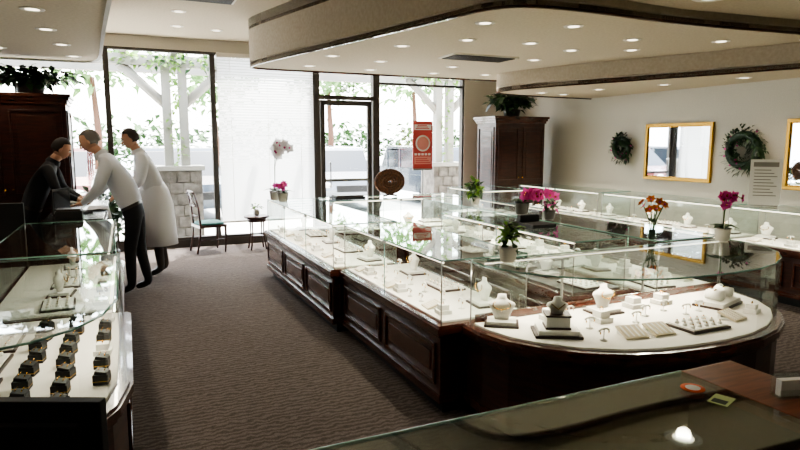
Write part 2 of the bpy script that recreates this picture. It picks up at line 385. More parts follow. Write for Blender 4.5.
e.box(1.86,3.94,2.985,3.005,.592,.64,WOODT); e.box(1.86,3.94,2.985,3.005,.94,.955,STEEL)
for x in (2.5,3.2): e.box(x-.006,x+.006,2.989,3.001,.64,.93,STEEL)
e.build('rear_sliding_doors',0,cA)
case([(1.66,4.84),(1.66,3.07),(2.3,3.07),(2.3,4.84)],[0])
case([(1.58,7.55),(1.58,4.89),(2.2,4.89),(2.2,7.55)],[0,1])
case([(3.42,3.07),(4.1,3.07),(4.1,6.85),(3.42,6.85)],[1])
case([(2.25,6.95),(4.1,6.95),(4.1,7.55),(2.25,7.55)],[2,0])
for y0,y1 in ((2.4,4.6),(4.66,6.6),(6.66,8.6)):
    case([(6.15,y1),(6.15,y0),(6.8,y0),(6.8,y1)],[0])
case([(4.75,8.6),(4.75,7.6),(5.6,7.6),(5.6,8.6)],[0,1])
L1=[(-.85,4.15),(-.85,2.35),(-.5,2.3),(-.33,2.36),(-.2,2.48),(-.11,2.65),(-.06,2.9),(-.06,4.15)]
case(L1,[6],lit=5)
L2=[(-.85,6.1),(-.85,4.22),(-.1,4.22),(-.1,6.1)]
case(L2,[2],lit=5)
def counter(x0,x1,y0,y1,name='service_counter',z=.97,top=BLACK,fronts='W'):
    b=MB(); b.box(x0+.04,x1-.04,y0+.04,y1-.04,0,.09,BLKM); b.box(x0+.02,x1-.02,y0+.02,y1-.02,.09,z-.04,WOOD)
    b.box(x0,x1,y0,y1,z-.04,z,top)
    if 'E' in fronts: panelrow(b,(x1-.02,y0+.02),(x1-.02,y1-.02),.1,z-.06)
    if 'S' in fronts: panelrow(b,(x0+.02,y0+.02),(x1-.02,y0+.02),.1,z-.06)
    return b.build(name,.004)
case([(2.85,5.3),(2.85,3.3),(3.36,3.3),(3.36,5.3)],[0],deck=POTB)
counter(-.72,-.22,6.2,8.26,fronts='ES')
counter(-2.0,-1.45,4.0,7.3,z=1.02,fronts='E')
# jewellery displays
MESH={}
def inst(key,fn,name,loc,rz=0,s=1):
    if key not in MESH:
        o=fn().build(name); MESH[key]=o.data
    else:
        o=bpy.data.objects.new(name,MESH[key]); bpy.context.collection.objects.link(o)
    o.location=loc; o.rotation_euler=(0,0,rz); o.scale=(s,s,s); return o
def f_bust():
    b=MB(); b.box(-.1,.1,-.08,.08,0,.012,TRAYD); b.box(-.085,.085,-.065,.065,.012,.03,WHITE)
    prof=[(.038,.03),(.046,.06),(.06,.095),(.073,.118),(.068,.132),(.038,.146),(.025,.158),(.022,.182),(.0,.185)]
    b.lathe(prof,(0,0.01,0),WHITE,18,1.1,.5)
    pts=[(.052*math.sin(t),-.034-.006*math.cos(t),.15-.05*(.5+.5*math.cos(t))) for t in [PI*(-.75+1.5*i/10) for i in range(11)]]
    b.tube(pts,.003,GOLD,5); b.ell((0,-.042,.097),(.006,.006,.008),GOLD,6,4)
    return b
def f_tray():
    b=MB(); b.box(-.15,.15,-.1,.1,0,.014,TRAYD); b.box(-.138,.138,-.088,.088,.014,.022,WHITE)
    for i in range(5):
        for j in range(3):
            x=-.11+i*.055;y=-.055+j*.055
            b.lathe([(.013,.022),(.012,.032),(.007,.04)],(x,y,0),WHITE,8); b.ell((x,y,.042),(.005,.005,.004),GOLD,5,3)
    return b
def f_pad():
    b=MB()
    old=b.M; b.M=Matrix.Rotation(math.radians(18),4,'X')
    b.box(-.07,.07,-.06,.06,.02,.03,CREAM)
    for i in range(4): b.box(-.055+i*.032,-.045+i*.032,-.05,.05,.03,.034,WHITE)
    b.M=old; b.box(-.06,.06,-.05,.05,0,.012,WHITE); b.box(-.06,.06,.03,.05,.012,.035,WHITE); return b
def f_roll():
    b=MB(); b.box(-.16,.16,-.1,.1,0,.015,TRAYD); b.box(-.15,.15,-.09,.09,.015,.04,WHITE)
    for x in (-.07,.07):
        for k in range(2): b.tube([(x+k*.035,-.05,.075),(x+k*.035,.05,.075)],.03,WHITE,14)
        b.tube([(x,0,.106),(x+.02,0,.11),(x+.04,0,.106)],.004,GOLD,5)
    return b
def f_ear():
    b=MB(); b.lathe([(.022,0),(.02,.006),(.004,.01),(.004,.06)],(0,0,0),WHITE,10)
    b.tube([(-.035,0,.055),(-.02,0,.066),(.02,0,.066),(.035,0,.055)],.006,WHITE,6)
    for x in(-.03,.03): b.ell((x,-.006,.045),(.004,.004,.009),GOLD,5,3)
    return b
def f_box():
    b=MB(); b.box(-.04,.04,-.04,.04,0,.055,BLKM); b.box(-.042,.042,-.042,.042,.018,.021,GOLD)
    old=b.M; b.M=Matrix.Translation((0,-.0,.055))@Matrix.Rotation(math.radians(12),4,'X'); b.box(-.036,.036,-.032,.032,.0,.018,BLKM)
    for x in(-.018,.018):
        for y in(-.015,.015): b.tube([(x+.009*math.cos(a),y,.018+.009*math.sin(a)+.006) for a in [i*PI/5 for i in range(6)]],.0022,GOLD,4)
    b.M=old; return b
def f_riser():
    b=MB(); b.box(-.13,.13,-.1,.1,0,.015,TRAYD); b.box(-.11,.11,-.085,.085,.015,.04,WHITE); b.box(-.07,.07,-.06,.06,.04,.052,TRAYD); b.box(-.065,.065,-.055,.055,.052,.11,WHITE); b.box(-.07,.07,-.06,.06,.11,.12,TRAYD)
    b.lathe([(.03,.12),(.04,.145),(.055,.165),(.05,.178),(.024,.19),(.018,.215),(0,.217)],(0,0,0),WHITE,16,1.1,.55); b.tube([(-.038,-.026,.18),(0,-.034,.15),(.038,-.026,.18)],.003,GOLD,5); return b
def f_square():
    b=MB(); b.box(-.05,.05,-.05,.05,0,.03,WHITE); b.box(-.035,.035,-.035,.035,.03,.07,WHITE); b.tube([(.012*math.cos(a),0,.078+.012*math.sin(a)) for a in [i*PI/6 for i in range(13)]],.003,GOLD,4); return b
KS={'bust':(f_bust,'necklace_bust'),'tray':(f_tray,'ring_tray'),'pad':(f_pad,'bracelet_pad'),'roll':(f_roll,'bangle_stand'),'ear':(f_ear,'earring_stand'),'box':(f_box,'ring_box'),'riser':(f_riser,'jewelry_riser'),'sq':(f_square,'ring_block')}
def put(k,x,y,rz=0,z=.593,s=1): return inst(k,KS[k][0],KS[k][1],(x,y,z),rz,s)
W=-PI/2
for a in [('riser',2.16,2.62,-.5),('bust',1.98,2.9,-.6),('pad',2.52,2.42,-.2),('pad',2.7,2.4,-.1),('ear',2.4,2.62,0),('sq',2.56,2.7,0),('bust',2.72,2.85,0),('ear',2.9,2.68,0),('tray',3.0,2.38,0),('ear',3.16,2.6,0),('roll',3.55,2.68,.3),('pad',3.33,2.42,.2),('sq',2.3,2.85,0),('sq',2.98,2.86,0),('sq',3.22,2.85,.1),('ear',3.82,2.88,0),('ear',2.32,2.42,0),('ear',2.45,2.86,0),('ear',2.74,2.6,0),('ear',3.3,2.62,0),('ear',3.1,2.72,0)]: put(*a)
put('sq',3.58,2.46,.3,s=.8)
def fillrow(x,y0,y1,step,kinds,rz,ax='y',s=1):
    y=y0;i=0
    while y<y1:
        k=kinds[i%len(kinds)]; i+=1
        if ax=='y': put(k,x+random.uniform(-.01,.01),y,rz+random.uniform(-.12,.12),s=s)
        else: put(k,y,x+random.uniform(-.01,.01),rz+random.uniform(-.12,.12),s=s)
        y+=step
fillrow(1.78,3.25,4.76,.16,['sq','pad','ear','ear'],W,s=.85)
fillrow(1.93,3.3,4.7,.25,['ear'],W)
fillrow(2.12,3.33,4.72,.27,['bust','ear','tray','ear'],W)
fillrow(1.7,5.05,7.4,.18,['sq','ear','pad','ear'],W,s=.85)
fillrow(2.0,5.1,7.35,.28,['bust','ear','tray','ear'],W)
fillrow(3.94,3.3,6.7,.2,['pad','sq','ear','sq'],-W,s=.9)
fillrow(3.62,3.3,6.6,.3,['tray','sq','bust','ear'],-W)
fillrow(7.1,2.45,4.0,.3,['bust','ear','pad'],0,'x'); fillrow(7.38,2.5,3.9,.33,['tray','ear'],PI,'x')
for a in ((2.55,4.5),(4.8,6.5),(6.8,8.5)):
    fillrow(6.28,a[0],a[1],.2,['ear','pad','ear','sq'],W,s=.9); fillrow(6.6,a[0]+.1,a[1],.3,['bust','ear','bust','tray'],W)
put('bust',5.0,8.0,0); put('tray',5.3,8.0,0)
fillrow(3.1,3.5,5.2,.4,['tray','bust'],-W)
fillrow(-.16,2.9,4.05,.21,['box','box','sq'],PI*.45,s=.8); fillrow(-.31,2.66,4.0,.18,['box'],PI*.42,s=.8); fillrow(-.46,2.6,4.0,.18,['box'],PI*.42,s=.8); fillrow(-.67,2.62,4.0,.35,['tray'],PI*.49)
fillrow(-.2,4.4,6.0,.2,['sq','ear','box'],PI/2,s=.9); fillrow(-.46,4.45,5.9,.34,['tray','bust','tray'],PI/2)
# foreground counter
fc=empty('glass_counter')
b=MB(); b.box(.1,1.68,.5,1.2,0,.09,BLKM); b.box(.08,1.7,.48,1.22,.09,.6,WOOD); panelrow(b,(1.7,.5),(1.7,1.2),.1,.58); panelrow(b,(1.7,1.22),(.1,1.22),.1,.58)
b.box(1.5,1.72,.45,1.24,.93,.97,WOODR); b.box(1.52,1.7,.48,1.22,.6,.93,WOOD); b.box(.06,1.74,.46,1.25,.58,.62,WOODT); b.build('body',.004,fc)
b=MB(); b.box(.1,1.5,.5,1.2,.62,.63,BLKM)
b.box(.6,.95,.9,.98,.63,.65,CREAM); b.box(1.02,1.3,.8,1.0,.63,.64,POTB); b.box(.5,1.4,1.12,1.15,.63,.64,POTG)
for k in range(4):
    b.box(.55+k*.2,.67+k*.2,.68,.78,.63,.66,CREAM if k%2 else PAPER); b.lathe([(.022,.0),(.025,.02),(.012,.05)],(.7+k*.16,1.05,.63),WHITE,12)
b.build('interior',0,fc)
g=MB(); g.add([(.06,1.22,.62),(1.5,1.22,.62),(1.5,1.22,.96),(.06,1.22,.96)],[(0,1,2,3)],GLASS); g.add([(.06,.48,.62),(.06,1.22,.62),(.06,1.22,.96),(.06,.48,.96)],[(0,1,2,3)],GLASS)
g.box(.04,1.5,.46,1.24,.962,.97,GTOP); g.tube([(.05,1.24,.966),(1.5,1.24,.966)],.005,GEDGE,6); g.build('glass_top',0,fc)
b=MB(); b.lathe([(.0,0),(.032,0),(.032,.0015),(0,.0015)],(1.42,1.13,.9705),ORS,24); b.lathe([(0,.0015),(.02,.0015),(.02,.002)],(1.42,1.13,.9705),PAPER,20); b.build('round_sticker')
b=MB(); b.M=T(1.42,1.04,.9705,.35); b.box(-.035,.035,-.025,.025,0,.0015,GRS); b.box(-.028,.0,-.018,.018,.0015,.002,LEAFD); b.build('square_sticker')
b=MB(); b.M=T(1.62,.98,.9705,-.3)
b.box(-.05,.05,-.02,.02,0,.004,GLASS); b.box(-.05,.05,.016,.02,.004,.06,GLASS); b.box(-.05,.05,-.02,-.017,.004,.025,GLASS); b.box(-.044,.044,-.012,.008,.005,.05,PAPER); b.build('business_card_holder')
b=MB(); b.M=T(-.34,2.06,0,-.43)
b.box(-.26,.26,-.02,.02,.5,.885,BLKM); b.box(-.2,.2,-.05,-.02,.56,.82,BLKM); b.box(-.03,.03,-.05,-.02,.3,.56,BLKM); b.box(-.12,.12,-.14,.04,.29,.3,BLKM)
b.box(-.3,.26,-.3,.06,.26,.29,BLACK); b.box(-.28,.24,-.28,.04,0,.26,WOOD)
b.build('desk_with_monitor',.004)
# ---------------------------------------------------------------- furniture
def chair(x,y,rz):
    b=MB(); b.M=T(x,y,0,rz)
    for sx in(-1,1):
        b.tube([(sx*.2,-.19,0),(sx*.205,-.2,.22),(sx*.205,-.2,.43)],[.014,.018,.022],WOOD)
        b.tube([(sx*.19,.24,0),(sx*.19,.19,.25),(sx*.19,.18,.45),(sx*.19,.2,.7),(sx*.185,.25,.92)],[.015,.018,.02,.017,.014],WOOD)
        b.tube([(sx*.2,-.2,.2),(sx*.19,.2,.2)],.009,WOOD)
    b.box(-.22,.22,-.22,.2,.39,.43,WOOD)
    b.ell((0,-.01,.44),(.22,.21,.045),TEAL,20,8,fn=lambda p:Vector((math.copysign(abs(p.x)**.6,p.x),math.copysign(abs(p.y)**.6,p.y),p.z)))
    b.tube([(-.19,.25,.92),(-.1,.27,.945),(0,.275,.95),(.1,.27,.945),(.19,.25,.92)],.018,WOOD)
    b.tube([(-.19,.21,.72),(0,.23,.73),(.19,.21,.72)],.013,WOOD); b.tube([(-.19,.19,.56),(0,.2,.57),(.19,.19,.56)],.013,WOOD)
    for sx in(-1,1):
        b.tube([(-.17*sx,.215,.72),(0,.245,.83),(.17*sx,.255,.93)],.009,WOOD)
    return b.build('side_chair')
chair(1.12,9.7,math.radians(100))
b=MB(); b.M=T(1.85,9.6)
b.lathe([(.19,.5),(.2,.51),(.2,.525),(.19,.535)],(0,0,0),WOOD,24); b.lathe([(.15,.44),(.15,.5)],(0,0,0),WOOD,24)
for k in range(4):
    a=PI/4+k*PI/2; b.tube([(.13*math.cos(a),.13*math.sin(a),.5),(.12*math.cos(a),.12*math.sin(a),.25),(.17*math.cos(a),.17*math.sin(a),0)],[.016,.011,.014],WOOD)
b.lathe([(.1,.2),(.1,.215)],(0,0,0),WOOD,20); b.build('side_table')
b=MB(); b.M=T(1.85,9.6,.536); b.lathe([(.03,0),(.05,.03),(.045,.08),(.02,.1)],(0,0,0),POTG); b.cloud((0,0,.14),(.07,.07,.06),30,.06,[LEAF,LEAFL]); b.build('potted_plant')
def armoire(name,x0,x1,y0,y1,h):
    b=MB(); b.box(x0+.03,x1-.03,y0+.03,y1-.03,0,.1,BLKM); b.box(x0,x1,y0,y1,.1,h-.12,WOOD)
    for k,(z0,z1) in enumerate(((h-.12,h-.08),(h-.08,h-.04),(h-.04,h))):
        o=.02+.02*k; b.box(x0-o,x1+o,y0-o,y1+o,z0,z1,WOODT)
    b.box(x0-.015,x1+.015,y0-.015,y1+.015,.1,.2,WOODT)
    xm=(x0+x1)/2
    panelrow(b,(x0,y0),(x1,y0),.2,h*.45,2,WOOD); panelrow(b,(x0,y0),(x1,y0),h*.45,h-.14,2,WOOD)
    panelrow(b,(x0,y1),(x0,y0),.2,h-.14,1,WOOD) ; panelrow(b,(x1,y0),(x1,y1),.2,h*.45,1,WOOD); panelrow(b,(x1,y0),(x1,y1),h*.45,h-.14,1,WOOD)
    for s in(-1,1): b.ell((xm+s*.04,y0-.025,h*.5),(.015,.015,.015),GOLD,8,6)
    b.build(name,.003)
armoire('armoire',5.9,6.95,8.95,9.55,2.15)
armoire('tall_cabinet',-1.9,-.62,8.3,8.9,2.25)
def foliage(name,c,r,n,size,mats):
    b=MB(); b.lathe([(.1,0),(.14,.02),(.16,.12),(.15,.13)],(c[0],c[1],c[2]),POTB,16); b.cloud((c[0],c[1],c[2]+.08+r[2]),r,n,size,mats)
    for i in range(10):
        a=random.uniform(0,2*PI); p=Vector((c[0],c[1],c[2]+.15)); q=p+Vector((math.cos(a)*r[0]*.9,math.sin(a)*r[1]*.9,random.uniform(-.02,.2))); b.tube([p,(p+q)/2+Vector((0,0,.1)),q],.004,STEM,4)
    b.build(name)
foliage('potted_fern',(6.4,9.2,2.152),(.5,.28,.2),400,.14,[LEAF,LEAFD,LEAF])
foliage('potted_fern',(-1.0,8.55,2.252),(.6,.24,.12),340,.13,[LEAF,LEAFD,LEAFD])
foliage('potted_fern',(-.3,9.6,0),(.3,.3,.62),240,.16,[LEAF,LEAFD])
def orchid(x,y,z,h,m,lean=(.1,0),nf=9,leafm=LEAF,pot=POTW,fs=.035,cent=GOLD,name='potted_orchid',sc=1):
    b=MB(); b.M=T(x,y,z)@Matrix.Scale(sc,4)
    b.lathe([(.045,0),(.055,.01),(.065,.1),(.07,.11),(.062,.11),(.055,.09)],(0,0,0),pot,18); b.lathe([(.0,.095),(.056,.095)],(0,0,0),SOIL,12)
    for k in range(7):
        a=k*2.4; b.leaf((0,0,.1),(math.cos(a),math.sin(a),.5),.17,.06,leafm,droop=.35)
    for s in (0,1):
        lx,ly=lean; lx+=s*.05; ly-=s*.04
        pts=[(0,0,.1),(lx*.1,ly*.1,.1+h*.5),(lx*.5,ly*.5,.1+h*.85),(lx*1.2,ly*1.2,.1+h*.97),(lx*2,ly*2,.1+h*.85)]
        b.tube(pts,.004,STEM,5)
        for i in range(nf):
            t=i/(nf-1); P=[Vector(q) for q in pts]; u=1.6+t*2.4; j=min(int(u),3); q=P[j].lerp(P[j+1],u-j)
            q=q+Vector((random.uniform(-.03,.03),random.uniform(-.03,.03),random.uniform(-.03,.02)))
            b.flower(q,5,fs,m,Vector((random.uniform(-.6,.6),-1,random.uniform(-.2,.4))),cent)
    return b.build(name)
orchid(1.66,7.4,.972,.58,WPET,(.03,0),11,LEAF,POTG,.065,MAG,sc=1.05)
orchid(1.7,7.15,.972,.12,MAG,(-.05,0),6,LEAF,POTG,.04,GOLD)
orchid(3.84,2.9,.972,.3,MAG,(.0,0),8,LEAF,POTW,.045,GOLD,sc=.85)
orchid(3.52,4.85,.972,.1,MAG,(.05,-.05),12,LEAFD,POTB,.055,GOLD,sc=1.1)
b=MB(); b.M=T(3.44,3.16,.972); b.lathe([(.03,0),(.034,.03),(.026,.1),(.034,.13)],(0,0,0),GLASS,16); b.lathe([(.0,.0),(.026,.002),(.024,.07),(0,.07)],(0,0,0),LEAFD,10)
for i in range(9):
    a=i*2.4; r=.02+.012*(i%4); q=(r*2*math.cos(a),r*2*math.sin(a),.22+.02*(i%4)); b.tube([(0,0,.02),(q[0]*.4,q[1]*.4,.15),q],.003,STEM,4); b.flower(q,6,.04,ORG,Vector((math.cos(a),math.sin(a),.7)),MAG)
    b.leaf((0,0,.12),(math.cos(a+1),math.sin(a+1),.8),.09,.02,LEAF)
b.build('lily_vase')
def bush(x,y,z,r,n,size,mats,pot=POTW,name='potted_plant'):
    b=MB(); b.M=T(x,y,z); b.lathe([(.035,0),(.045,.01),(.055,.08),(.058,.09),(.05,.088)],(0,0,0),pot,16); b.cloud((0,0,.09+r[2]*.8),r,n,size,mats); b.lathe([(.0,.08),(.05,.08)],(0,0,0),SOIL,10); b.build(name)
bush(2.0,2.88,.972,(.05,.05,.09),80,.06,[LEAF,LEAFL])
bush(3.6,5.85,.972,(.09,.09,.13),70,.1,[LEAFL,LEAF])
bush(3.5,4.4,.972,(.07,.07,.05),50,.06,[MAG,LEAF,LEAFD],POTB)
b=MB(); b.M=T(3.15,7.25,.972)
b.tube([(-.1,0,.012),(0,0,.03),(.1,0,.012)],.012,WOOD); 
for r in (.2,.16,.12,.08,.04): b.tube([(r*math.cos(t),.01,.2+r*.75*math.sin(t)) for t in [2*PI*i/24 for i in range(25)]],.021,WICK,6,False)
b.build('wicker_basket')
b=MB(); b.box(2.35,2.75,7.1,7.35,.972,1.0,BLKM); b.box(2.37,2.73,7.12,7.33,1.0,1.02,TRAYD); b.build('jewelry_box')
b=MB(); b.M=T(3.1,4.1,.972); b.box(-.12,.12,-.15,.15,0,.03,BLKM); b.box(-.1,.1,.05,.1,.03,.09,BLKM); b.build('card_terminal',.004)
b=MB(); b.M=T(6.4,4.36,.972,-.9)
b.box(-.15,.15,0,.012,.02,.52,PAPER); b.box(-.12,.12,-.003,0,.44,.49,POTG)
for i in range(9): b.box(-.11,.08+.03*(i%3)-.03,-.003,0,.4-i*.035,.408-i*.035,POTG)
b.tube([(0,.01,.4),(0,.16,.006)],.006,STEEL); b.tube([(-.13,.0,.01),(.13,.0,.01),(.13,.012,.02)],.006,STEEL); b.build('notice_board_stand')
# ---- right wall
def mirror(y0,y1,z0,z1):
    b=MB(); x=XR; t=.045
    b.box(x-.015,x-.002,y0,y1,z0,z1,WOOD); b.add([(x-.02,y0,z0),(x-.02,y1,z0),(x-.02,y1,z1),(x-.02,y0,z1)],[(0,1,2,3)],MIRR)
    for (a,c,d,e) in ((y0-t,y1+t,z0-t,z0),(y0-t,y1+t,z1,z1+t),(y0-t,y0,z0,z1),(y1,y1+t,z0,z1)):
        b.box(x-.045,x-.002,a,c,d,e,GOLDF)
    b.box(x-.03,x-.02,y0,y0+.012,z0,z1,GOLD); b.box(x-.03,x-.02,y1-.012,y1,z0,z1,GOLD); b.box(x-.03,x-.02,y0,y1,z0,z0+.012,GOLD); b.box(x-.03,x-.02,y0,y1,z1-.012,z1,GOLD)
    b.build('wall_mirror',.004)
mirror(5.86,6.95,1.17,1.92); mirror(3.95,4.75,1.15,1.92)
def wreath(y,z,R,r):
    b=MB(); x0=XR-.1; b.tube([(x0,y+R*math.cos(t),z+R*math.sin(t)) for t in [2*PI*i/24 for i in range(25)]],r*.5,LEAFD,8,False)
    for i in range(420):
        t=random.uniform(0,2*PI); a=random.uniform(0,2*PI); rr=r*random.uniform(.4,1)
        d=Vector((-abs(math.cos(a))*.6,math.cos(t)*math.sin(a),math.sin(t)*math.sin(a)))
        p=Vector((x0-abs(math.cos(a))*rr*.6,y+(R+math.sin(a)*rr)*math.cos(t),z+(R+math.sin(a)*rr)*math.sin(t)))
        b.leaf(p,d+Vector((0,-math.sin(t),math.cos(t)))*.6,.07,.035,random.choice([LEAF,LEAFD,LEAFD]))
        if i%30==0: b.ell(p,(.015,.015,.015),MAG,6,4)
    b.build('wreath')
wreath(7.42,1.6,.15,.085); wreath(5.3,1.58,.2,.11)
# left counter things
b=MB(); b.M=T(-.5,6.75,.972,1.2); b.box(-.16,.16,-.11,.11,0,.02,BLKM); b.box(-.17,.17,.11,.125,.02,.25,BLKM); b.box(-.155,.155,.107,.11,.04,.23,SCREEN); b.build('laptop_computer')
b=MB(); b.M=T(-.55,8.12,.972,.1); b.box(-.1,.1,-.08,.08,0,.006,PAPER); b.box(-.08,.11,-.07,.09,.006,.01,PAPER); b.build('paper_stack')
b=MB(); b.box(-.62,-.4,6.28,6.48,.972,1.04,BLKM); b.box(-.61,-.41,6.29,6.47,1.04,1.06,TRAYD); b.build('jewelry_box')
b=MB(); n=14; vs=[];fs=[]
for i in range(n):
    for j,(x,z) in enumerate([(-.4,.985),(-.27,.99),(-.2,.98),(-.185,.85),(-.175,.68),(-.17,.56)]):
        vs.append((x+.014*math.sin(i*1.5)*(j>2),6.95+i*.033,z+.005*math.sin(i*2.1+j)))
for i in range(n-1):
    for j in range(5): a=i*6+j; fs.append((a,a+1,a+7,a+6))
b.add(vs,fs,COAT,True); o=b.build('folded_apron'); s=o.modifiers.new('s','SOLIDIFY'); s.thickness=.006
b=MB(); b.M=T(-1.12,6.5)
b.lathe([(.02,.02),(.02,.45)],(0,0,0),STEEL,10)
for k in range(5): a=k*2*PI/5; b.tube([(0,0,.08),(.26*math.cos(a),.26*math.sin(a),.04)],[.02,.013],BLKM,6); b.ell((.26*math.cos(a),.26*math.sin(a),.03),(.03,.03,.03),BLKM,8,6)
b.box(-.22,.22,-.22,.22,.45,.52,BLKM); b.box(-.2,.2,.2,.25,.6,1.1,BLKM); b.box(-.03,.03,.22,.26,.48,.6,BLKM); b.build('office_chair',.015)
# ---------------------------------------------------------------- people
def person(name,pos,yaw,J,R,mats,hair,bald=False,look=0,coat=None):
    M=T(pos[0],pos[1],0,yaw)
    S=[('hips','spine','top'),('spine','chest','top'),('chest','neckb','top'),('neckb','neck','skin'),
       ('chest','shL','top'),('shL','elL','top'),('elL','wrL','top'),('wrL','haL','skin'),
       ('chest','shR','top'),('shR','elR','top'),('elR','wrR','top'),('wrR','haR','skin'),
       ('hips','hpL','leg'),('hpL','knL','leg'),('knL','anL','leg'),('anL','toL','shoe'),
       ('hips','hpR','leg'),('hpR','knR','leg'),('knR','anR','leg'),('anR','toR','shoe')]
    names=[q for q in J if q!='head']; bm=bmesh.new(); sk=bm.verts.layers.skin.verify(); V={}
    for n in names:
        v=bm.verts.new(M@Vector(J[n])); r=R[n]; v[sk].radius=(r,r); v[sk].use_root=(n=='hips'); V[n]=v
    for a,c,_ in S: bm.edges.new((V[a],V[c]))
    me=bpy.data.meshes.new(name+'_t'); bm.to_mesh(me); bm.free()
    ob=bpy.data.objects.new(name+'_t',me); bpy.context.collection.objects.link(ob)
    k=ob.modifiers.new('skin','SKIN'); k.use_smooth_shade=True; k.branch_smoothing=.3
    s=ob.modifiers.new('sub','SUBSURF'); s.levels=2; s.render_levels=2
    dg=bpy.context.evaluated_depsgraph_get(); dg.update()
    nm=bpy.data.meshes.new_from_object(ob.evaluated_get(dg)); bpy.data.objects.remove(ob)
    nm.name=name; nm.materials.clear()
    hp0=M@Vector(J['hips']); dd=(M@Vector(J['spine'])-hp0).normalized(); bm=bmesh.new(); bm.from_mesh(nm)
    for off in (.0,.035): bmesh.ops.bisect_plane(bm,geom=bm.verts[:]+bm.edges[:]+bm.faces[:],plane_co=hp0+dd*off,plane_no=dd,dist=1e-5)
    for q in 'LR':
        wv=M@Vector(J['wr'+q]); wd=(wv-M@Vector(J['el'+q])).normalized(); bmesh.ops.bisect_plane(bm,geom=bm.verts[:]+bm.edges[:]+bm.faces[:],plane_co=wv,plane_no=wd,dist=1e-5)
    bm.to_mesh(nm); bm.free()
    order=['top','leg','shoe','skin','belt']; mats=dict(mats); mats['belt']=EYE
    for o in order: nm.materials.append(mats[o])
    segs=[(M@Vector(J[a]),M@Vector(J[c]),R[a],R[c],l) for a,c,l in S]
    for p in nm.polygons:
        best=1e9;lab='top'
        for a,c,ra,rc,l in segs:
            d=c-a; t=max(0,min(1,(p.center-a).dot(d)/d.length_squared)); q=(p.center-(a+d*t)).length/(ra+(rc-ra)*t)
            if q<best: best=q;lab=l
        t_=(p.center-hp0).dot(dd)
        if (p.center-hp0).length<.34:
            near=min(((p.center-(M@Vector(J[q]))).length for q in ('haL','haR','wrL','wrR','elL','elR')))
            if near>.09: lab='leg' if t_<0 else ('belt' if t_<.035 and not coat else 'top')
        p.material_index=order.index(lab); p.use_smooth=True
    body=bpy.data.objects.new(name,nm); bpy.context.collection.objects.link(body)
    h=MB(); nk=Vector(J['neck']); hd=Vector(J['head'])
    h.M=M@Matrix.Translation(hd)@Matrix.Rotation(look,4,'Y')
    def hf(p):
        q=p.copy()
        if q.z<-.2: q.y*=1-.35*(-q.z-.2)
        if q.z<-.3 and q.x<0: q.x*=.72
        return q
    h.ell((0,0,0),(.098,.078,.122),mats['skin'],24,16,fn=hf)
    h.tube([(.09,0,.02),(.104,0,-.012),(.112,0,-.028),(.093,0,-.036)],[.008,.011,.013,.01],mats['skin'],8)
    for s_ in(-1,1):
        h.ell((.0,s_*.08,-.005),(.018,.01,.032),mats['skin'],10,8)
        h.ell((.086,s_*.032,.012),(.01,.014,.009),WHITE,8,6); h.ell((.093,s_*.032,.012),(.005,.006,.006),EYE,8,6)
        h.tube([(.09,s_*.018,.03),(.088,s_*.035,.036),(.078,s_*.052,.03)],.004,hair,5)
    h.tube([(.086,-.024,-.062),(.094,0,-.06),(.086,.024,-.062)],.006,LIP,6)
    def hh(p):
        q=p.copy()
        if q.x>.25 and q.z<.5: q.x*=.5; q.y*=.88
        if q.z<-.45: q*=.8
        if bald and q.z>.75: q.z*=.9
        return q
    h.ell((-.014,0,.016),(.104,.089,.122),hair,22,14,fn=hh)
    h.M=M; h.tube([Vector(J['neckb']),nk,hd+Vector((-.01,0,-.05))],[.06,.055,.055],mats['skin'],12)
    nb=Vector(J['neckb']); d=(nk-nb).normalized()
    h.tube([nb-d*.01,nb+d*.045],[.085,.066],mats['top'],14,False)
    h.build('head',0,body)
    for sd,e in(('L',1),('R',-1)):
        w=Vector(J['wr'+sd]); ha=Vector(J['ha'+sd]); d=(ha-w).normalized(); up=Vector((0,0,1)); si=up.cross(d).normalized(); nn=d.cross(si)
        hm=MB(); hm.M=M
        for k2,off in enumerate((-.027,-.009,.009,.027)):
            hm.tube([w+si*off*.5,w+d*.04+si*off*.9,w+d*.085+si*off],[.017,.015,.011],mats['skin'],8)
            L=(.062,.074,.07,.052)[k2] if e>0 else (.052,.07,.074,.062)[k2]
            b0=w+d*.085+si*off; hm.tube([b0,b0+d*L*.45+nn*.004,b0+d*L*.8-up*.012,b0+d*L-up*.022],[.0095,.009,.008,.006],mats['skin'],7)
        b0=w+d*.03-si*e*.02; hm.tube([b0,b0-si*e*.025+d*.025,b0-si*e*.032+d*.055-up*.01],[.012,.01,.008],mats['skin'],7)
        hm.build('hand_'+sd.lower(),0,body)
    if coat:
        c=MB(); c.M=M; n=24; hx=J['hips'][0]
        zs=[(1.2,.12,.14,J['spine'][0]),(1.08,.17,.19,J['spine'][0]-.02),(.9,.185,.21,hx),(.65,.2,.235,hx+.0),(.4,.215,.25,hx)]
        vs=[]
        for j,(z,rx,ry,cx) in enumerate(zs):
            for k in range(n):
                a=2*PI*k/n; w=1+.035*math.sin(5*a)*j/4; vs.append((cx+rx*w*math.cos(a),ry*w*math.sin(a),z))
        fs=[(j*n+k,j*n+(k+1)%n,(j+1)*n+(k+1)%n,(j+1)*n+k) for j in range(4) for k in range(n)]
        c.add(vs,fs,coat,True); o=c.build('coat_skirt',0,body); s=o.modifiers.new('s','SOLIDIFY'); s.thickness=.008
    return body
RD=dict(hips=.15,spine=.145,chest=.165,neckb=.08,neck=.055,shL=.075,shR=.075,elL=.05,elR=.05,wrL=.034,wrR=.034,haL=.022,haR=.022,hpL=.105,hpR=.105,knL=.07,knR=.07,anL=.05,anR=.05,toL=.035,toR=.035)
